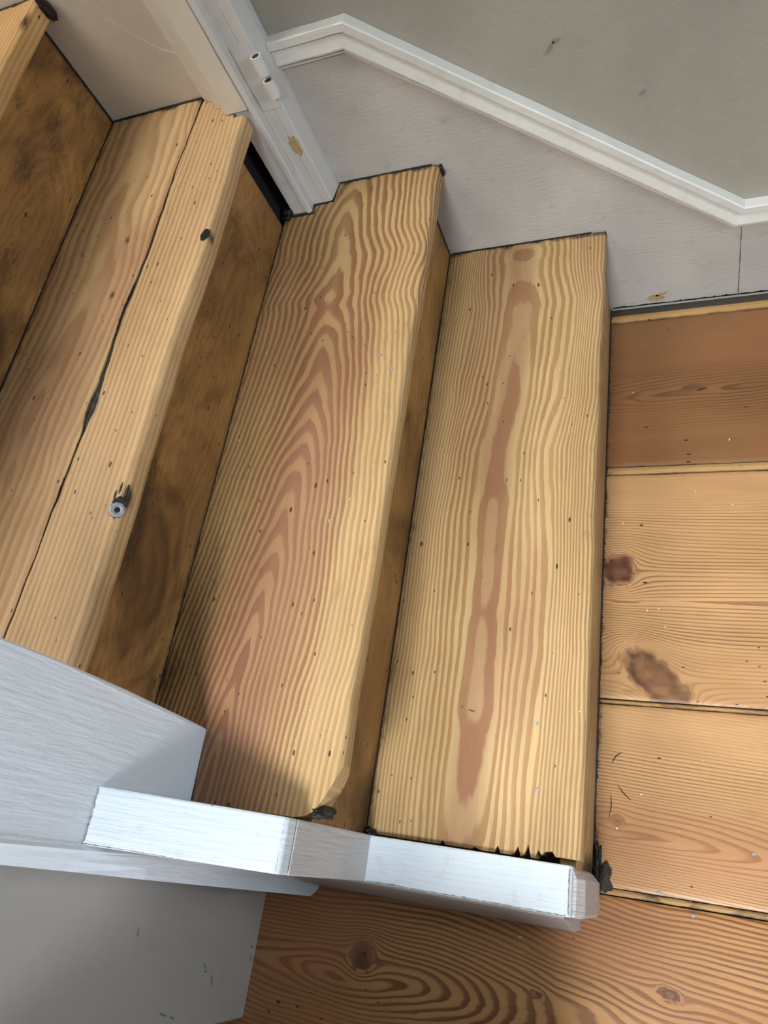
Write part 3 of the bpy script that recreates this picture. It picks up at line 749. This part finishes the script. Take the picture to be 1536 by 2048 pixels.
    if kind == 'C': fd = np.maximum(fd, .7*sm(Y, -.80, -.76)); fd = np.where(Y < -.84, fd*.08, fd)
    if kind == 'D': fd = fd*.15
    return F, np.clip(tone, 0, 1), dirt, knot, np.clip(fd, 0, 1)
floor_o = floor_build()
for (x, y) in ((.123, -.335), (.010, -.340), (.193, -.884), (.082, -.945), (.122, -.964), (.029, -.336), (.20, -.335)):
    disc('nail_head', (x, y, .0006), U, .0022, .0022, M_METAL, floor_o, .0006)
lump('knot_hole', (.148, -.189, -.0012), (.012, .0035, .0018), M_DIRT, floor_o, 9)

# ------------------------------------------------------------ walls
def bend_poly(pts, d):
    """offset an (x,z) polyline downwards by d with mitred corners"""
    out = []
    for i, p in enumerate(pts):
        ns = []
        for a, b in ((i-1, i), (i, i+1)):
            if a < 0 or b >= len(pts): continue
            dx, dz = pts[b][0]-pts[a][0], pts[b][1]-pts[a][1]; L = math.hypot(dx, dz); ns.append((dz/L, -dx/L))
        nx, nz = sum(n[0] for n in ns), sum(n[1] for n in ns); L = math.hypot(nx, nz); nx, nz = nx/L, nz/L
        k = d/(nx*ns[0][0] + nz*ns[0][1]); out.append((p[0]+nx*k, p[1]+nz*k))
    return out
path = [(-.3795, .6165), (-.268, .6165), (.211, .2040), (2.2, .2040)]
wallr = box('wall_back', (-.3795, .006, -.02), (2.2, .10, 2.5), M_WALL); props(wallr, 'taupe plaster wall above the dado moulding', kind='structure')
low = bend_poly(path, .030)
sk_poly = [(-.3795, -.02), (2.2, -.02), (low[3][0], low[3][1]), low[2], low[1], (-.3795, low[0][1])]
skirt = prism('baseboard_back', sk_poly, 1, 0.0, .0059, M_SKIRT); props(skirt, 'white painted stair skirting board below the moulding', kind='structure')
# moulding sweep
prof = [(0, .0), (0, .0165), (.0015, .0185), (.0110, .0190), (.0125, .0140), (.0155, .0135), (.0230, .0165), (.0310, .0190), (.0335, .0185), (.0345, .0110), (.0375, .0095), (.0395, .0120), (.0420, .0118), (.0428, .0060), (.0428, .0)]
V = []; F = []
rows = []
sub = []
for i in range(len(path)-1):
    pass
for d, h in prof:
    line = bend_poly(path, d) if d > 0 else path
    rows.append([(p[0], .006 - h, p[1]) for p in line])
n = len(prof)
def sweep(i0, i1):
    V = []; F = []; K = 24 if i1 < 3 else 60
    for k in range(K+1):
        t = k/K
        for r in rows:
            a, b = Vector(r[i0]), Vector(r[i1]); p = a.lerp(b, t)
            j = float(vnoise(p.x*45, p.z*45 + r[0][2]*300, 12))*.0010
            V.append((p.x, min(.0055, p.y + j*.6), p.z + j))
    for k in range(K):
        for i in range(n-1): F.append((k*n+i, k*n+i+1, (k+1)*n+i+1, (k+1)*n+i))
    F += [list(range(n))[::-1], [K*n+i for i in range(n)]]
    return V, F
mv, mf = [], []
for i in range(3):
    a, b = sweep(i, i+1); o_ = len(mv); mv += a; mf += [[q+o_ for q in f] for f in b]
mo = mesh('trim_1', mv, [f[::-1] for f in mf], M_MOULD, None); props(mo, 'white dado moulding stepping down with the stairs', kind='structure')
# caulk and grime along the moulding edges (dark hairline)
# left part of the wall beyond the door frame
wl = box('wall_left', (-2.0, .0016, -.02), (-.44, .10, 2.5), M_CREAM); props(wl, 'cream wall left of the door frame', kind='structure')
lp = [(-2.0, .85), (-.75, .80), (-.62, .742), (-.60, .728), (-.585, .700), (-.56, .668), (-.535, .642), (-.505, .624), (-.49, .61)]
bl = prism('baseboard_left', lp + [(-.49, -.02), (-2.0, -.02)], 1, 0.0, .0015, M_CREAM, None, .0); props(bl, 'cream skirting left of the door frame, meeting the wall at a fine crack', kind='structure')

# ------------------------------------------------------------ door frame
door = bpy.data.objects.new('door_1', None); COL.objects.link(door); props(door, 'white painted door frame standing on the stairs', kind='structure')
def column(name, poly, z0, z1, mat, bev=.0012, wob=.0006, label=None):
    bm = bmesh.new(); n = len(poly); K = 1 + int((min(z1, 1.0) - z0)/.012); zsx = [z0 + (min(z1, 1.0)-z0)*i/K for i in range(K+1)] + [z1]
    rr = []
    for z in zsx:
        rr.append([bm.verts.new((x + float(vnoise(z*60, i*7.3, 5))*wob, min(0.0034, y + float(vnoise(z*55, i*3.1, 6))*wob) if y < 0 else y, z)) for i, (x, y) in enumerate(poly)])
    for a, b in zip(rr[:-1], rr[1:]):
        for i in range(n): bm.faces.new((a[i], a[(i+1) % n], b[(i+1) % n], b[i]))
    bm.faces.new(rr[0][::-1]); bm.faces.new(rr[-1])
    bmesh.ops.recalc_face_normals(bm, faces=bm.faces)
    me = bpy.data.meshes.new(name); bm.to_mesh(me); bm.free(); o = link(name, me, mat, door)
    if label: o['label'] = label
    return o
ZT = 2.1
# right jamb lining (with hinge), from T2 up
column('jamb', [(-.3797, .0034), (-.3797, -.010), (-.384, -.036), (-.386, -.0385), (-.399, -.0385), (-.4, -.0375), (-.401, -.0385), (-.4165, -.0385), (-.4165, .0034)], Z2 + .0012, ZT, M_FRAME)
# stop bead, in front of T2 riser, down to T2
column('door_stop', [(-.4167, .003), (-.4167, -.053), (-.4185, -.0560), (-.4240, -.0562), (-.4255, -.0530), (-.4490, -.0530), (-.4500, -.0515), (-.4500, .003)], Z2 + .0012, ZT, M_FRAME)
column('architrave', [(-.4255, -.0532), (-.4265, -.0575), (-.4580, -.0575), (-.4680, -.0500), (-.4690, -.0340), (-.4502, -.0340), (-.4502, -.0532)], Z3 + .0014, ZT, M_FRAMEC, label='cream inner board of the door frame')
column('casing_moulding', [(-.4692, .003), (-.4692, -.034), (-.474, -.039), (-.480, -.037), (-.487, -.030), (-.497, -.018), (-.512, -.008), (-.515, .003)], Z3 + .0012, ZT, M_FRAMEC, label='creamy outer moulding of the door frame')
# hinge leaf + knuckles
hl = box('hinge_leaf', (-.4145, -.0397, .545), (-.3875, -.0386, .6395), M_FRAME, door, .0003)
def knuckle(z0, z1_):
    V = []; F = []; n = 20; cx, cy = -.3830, -.0440; ro, ri = .0078, .0052
    for (r, z) in ((ri, z1_ - .008), (ri, z1_), (ro, z1_), (ro*1.02, (z0+z1_)/2), (ro, z0), (0.0005, z0)):
        for i in range(n): t = 2*math.pi*i/n; V.append((cx+math.cos(t)*r, cy+math.sin(t)*r, z))
    for j in range(5):
        for i in range(n): F.append((j*n+i, j*n+(i+1) % n, (j+1)*n+(i+1) % n, (j+1)*n+i))
    F.append([i for i in range(n)])
    return mesh('hinge_knuckle', V, F, M_MOULD, hl, smooth=False)
for a, b in ((.598, .6235), (.565, .589)):
    kk = knuckle(a, b); disc('knuckle_hole', (-.3830, -.0440, b - .001), U, .0050, .0050, M_DIRT, kk, .0003)
# old chips showing varnish
def chip(poly, parent, mat=M_BARE, name='paint_chip', n=3):
    """thin irregular patch; poly lies on a plane"""
    V = [Vector(p) for p in poly]; c = sum(V, Vector())/len(V)
    nr = (V[1]-V[0]).cross(V[2]-V[0]).normalized()
    if nr.dot(Vector(CAM) - c) < 0: nr = -nr
    m = len(V); vs = [v - nr*.0004 for v in V] + [v + nr*.0003 for v in V]
    F = [list(range(m)), [m+i for i in range(m)]] + [(i, (i+1) % m, m+(i+1) % m, m+i) for i in range(m)]
    return mesh(name, vs, F, mat, parent)
def blob(cx, cz, rx_, rz_, y, seed, tilt=0.0, n=22):
    rnd = random.Random(seed); out = []
    for i in range(n):
        t = 2*math.pi*i/n; k = .75 + .5*rnd.random()
        a, b = math.cos(t)*rx_*k, math.sin(t)*rz_*k
        out.append((cx + a*math.cos(tilt) - b*math.sin(tilt), y, cz + a*math.sin(tilt) + b*math.cos(tilt)))
    return out
chip(blob(-.3960, .483, .0075, .017, -.0387, 3), door)
rnd = random.Random(5)
chip([(-.3797 - .0003, -.006, .425), (-.3803, -.008, .47), (-.3812, -.0165, .475), (-.3835, -.030, .455), (-.3838, -.031, .43), (-.3832, -.028, .412), (-.3818, -.018, .402), (-.3806, -.010, .406)], door)
chip(blob(.078, .016, .013, .008, -.0004, 6), skirt, M_BARE, 'bare_patch')
chip(blob(.088, .024, .012, .003, -.0004, 8, .35), skirt, M_BARE, 'bare_patch')
# black gap under the skirting board and its vertical joint
gp = ragged('skirting_gap', [(.004, -.0005, 0.0), (.5, -.0005, 0.0)], .001, .0035, (0, -1, 0), (0, 0, 1), skirt, M_TAR, 21, .0006)
ragged('board_joint', [(.2095, -.0002, .004), (.2085, -.0002, .158)], .0003, .0010, (0, -1, 0), (1, 0, 0), skirt, M_DIRT, 22, .0003)

# wall under the stairs on the left, facing +x
ws = prism('wall_side', [(-2.0, -.995), (-.4705, -.995), (-.4700, -1.03), (-.4700, -1.1875), (-.4720, -1.1895), (-2.0, -1.1895)], 2, 0.0, 2.3, M_SIDE); props(ws, 'grey painted wall panel below the newel post', kind='structure')
wf = box('nook_shade_blocker', (-.60, -1.36, 0.0), (-.002, -1.235, .62), M_SIDE, None, .004); props(wf, 'unseen low block added to shade the nook beside the stairs', kind='structure')  # added out of view to cast the shadow in the nook
def scuff(pts, w, parent, seed):
    rnd = random.Random(seed)
    for (y, z, L, a) in pts:
        n = 14; P = []
        for i in range(n):
            t = 2*math.pi*i/n; k = .6 + .7*rnd.random()
            p, q = math.cos(t)*L*k, math.sin(t)*w*k
            P.append((-.4699, y + p*math.cos(a) - q*math.sin(a), z + p*math.sin(a) + q*math.cos(a)))
        chip(P, parent, M_SCUFF, 'scuff_mark')
M_SCUFF = plain('scuff_grey', (126, 121, 114), 0.6, nscale=300, var=0.3)
scuff([(-1.117, .13, .006, .9), (-1.124, .125, .004, 1.2), (-1.135, .105, .008, .4), (-1.165, .20, .010, 1.3), (-1.170, .18, .005, 1.2), (-1.10, .012, .006, 1.4), (-1.115, .009, .005, .2), (-1.075, .29, .005, .3)], .0012, ws, 4)
# wall smudges on the taupe wall
def wsmudge(cx, cz, a, b, tilt, seed):
    chip(blob(cx, cz, a, b, .0058, seed, tilt, 16), wallr, M_SMUDGE, 'smudge')
M_SMUDGE = plain('smudge_taupe', (138, 131, 120), 0.7, nscale=60, var=0.12)
wsmudge(-.027, .505, .010, .003, .8, 1); wsmudge(-.018, .513, .005, .003, .2, 2); wsmudge(.08, .415, .006, .002, .5, 3)

# ------------------------------------------------------------ small loose things
def flake(x, y, z, s, a, seed, nrm=U, tilt=.25):
    rnd = random.Random(seed); n = 7; P = []
    for i in range(n):
        t = 2*math.pi*i/n; k = .6 + .7*rnd.random(); P.append((math.cos(t)*s*k, math.sin(t)*s*.6*k))
    bm = bmesh.new(); lo = [bm.verts.new((p[0], p[1], 0)) for p in P]; hi = [bm.verts.new((p[0]*.9, p[1]*.9, s*.35 + p[0]*tilt)) for p in P]
    bm.faces.new(lo[::-1]); bm.faces.new(hi)
    for i in range(n): bm.faces.new((lo[i], lo[(i+1) % n], hi[(i+1) % n], hi[i]))
    me = bpy.data.meshes.new('paint_flake'); bm.to_mesh(me); bm.free()
    o = link('paint_flake', me, M_FLAKE); o.location = (x, y, z); o.rotation_euler = (0, 0, a)
    return o
FL = [(.041, -.186), (.029, -.429), (.186, -.287), (.135, -.376), (.036, -.62), (.091, -.595), (.060, -.829), (.137, -.778), (.082, -.568), (.066, -.571), (-.089, -1.023), (.030, -.875)]
for i, (x, y) in enumerate(FL):
    where = 'the dark board next to the skirting' if y > -.33 else ('the board with two large knots' if y > -.70 else ('the board with dark splinters' if y > -.94 else 'the shaded board beside the string'))
    props(flake(x, y, .0004, random.uniform(.0012, .0022), random.uniform(0, 3), i), 'tiny off-white paint flake on ' + where, 'paint flake', 'paint flakes on ' + where)
for i, (x, y) in enumerate([(-.010, -.075), (-.048, -.264), (-.190, -.646)]):
    props(flake(x, y, Z1 + .0006, random.uniform(.0011, .0018), random.uniform(0, 3), 40+i), 'tiny off-white paint flake lying on the lowest tread', 'paint flake', 'paint flakes on the lowest tread')
for i, (x, y) in enumerate([(-.434, -.324), (-.269, -.855), (-.442, -.471), (-.258, -.566), (-.258, -.822), (-.261, -.09)]):
    props(flake(x, y, Z2 + .0007, random.uniform(.0010, .0017), random.uniform(0, 3), 60+i), 'tiny off-white paint flake lying on the second tread', 'paint flake', 'paint flakes on the second tread')
def splinter(a, b, z, w, seed, bow=.002):
    rnd = random.Random(seed); a = Vector((*a, z)); b = Vector((*b, z)); d = (b-a); s = Vector((-d.y, d.x, 0)).normalized(); V = []; n = 8
    for i in range(n+1):
        t = i/n; p = a.lerp(b, t) + s*bow*math.sin(t*math.pi) + Vector((0, 0, w*.5)); k = w*(.35 + .65*math.sin(math.pi*min(max(t, .08), .92)))
        for j in range(4):
            q = math.pi/2*j; V.append(p + s*math.cos(q)*k*.6 + Vector((0, 0, math.sin(q)*k*.5)))
    F = [(i*4+j, (i+1)*4+j, (i+1)*4+(j+1) % 4, i*4+(j+1) % 4) for i in range(n) for j in range(4)] + [(3, 2, 1, 0), (n*4, n*4+1, n*4+2, n*4+3)]
    return mesh('wood_splinter', V, F, M_SPLIN)
props(splinter((.0205, -.834), (.0190, -.862), .0003, .0011, 1), 'dark curved splinter on the floor, the nearer of the pair by the lowest riser', 'splinter')
props(splinter((.030, -.8215), (.047, -.838), .0003, .0010, 2, -.001), 'dark straight splinter on the floor, slanting away from the curved one', 'splinter')
props(splinter((.0215, -.793), (.0335, -.7775), .0003, .0012, 3), 'dark splinter on the floor further along, above the pair', 'splinter')
props(splinter((-.1345, -.7715), (-.1265, -.7735), Z1 + .0004, .0008, 4, -.0012), 'small dark curl of wood lying on the lowest tread', 'splinter')
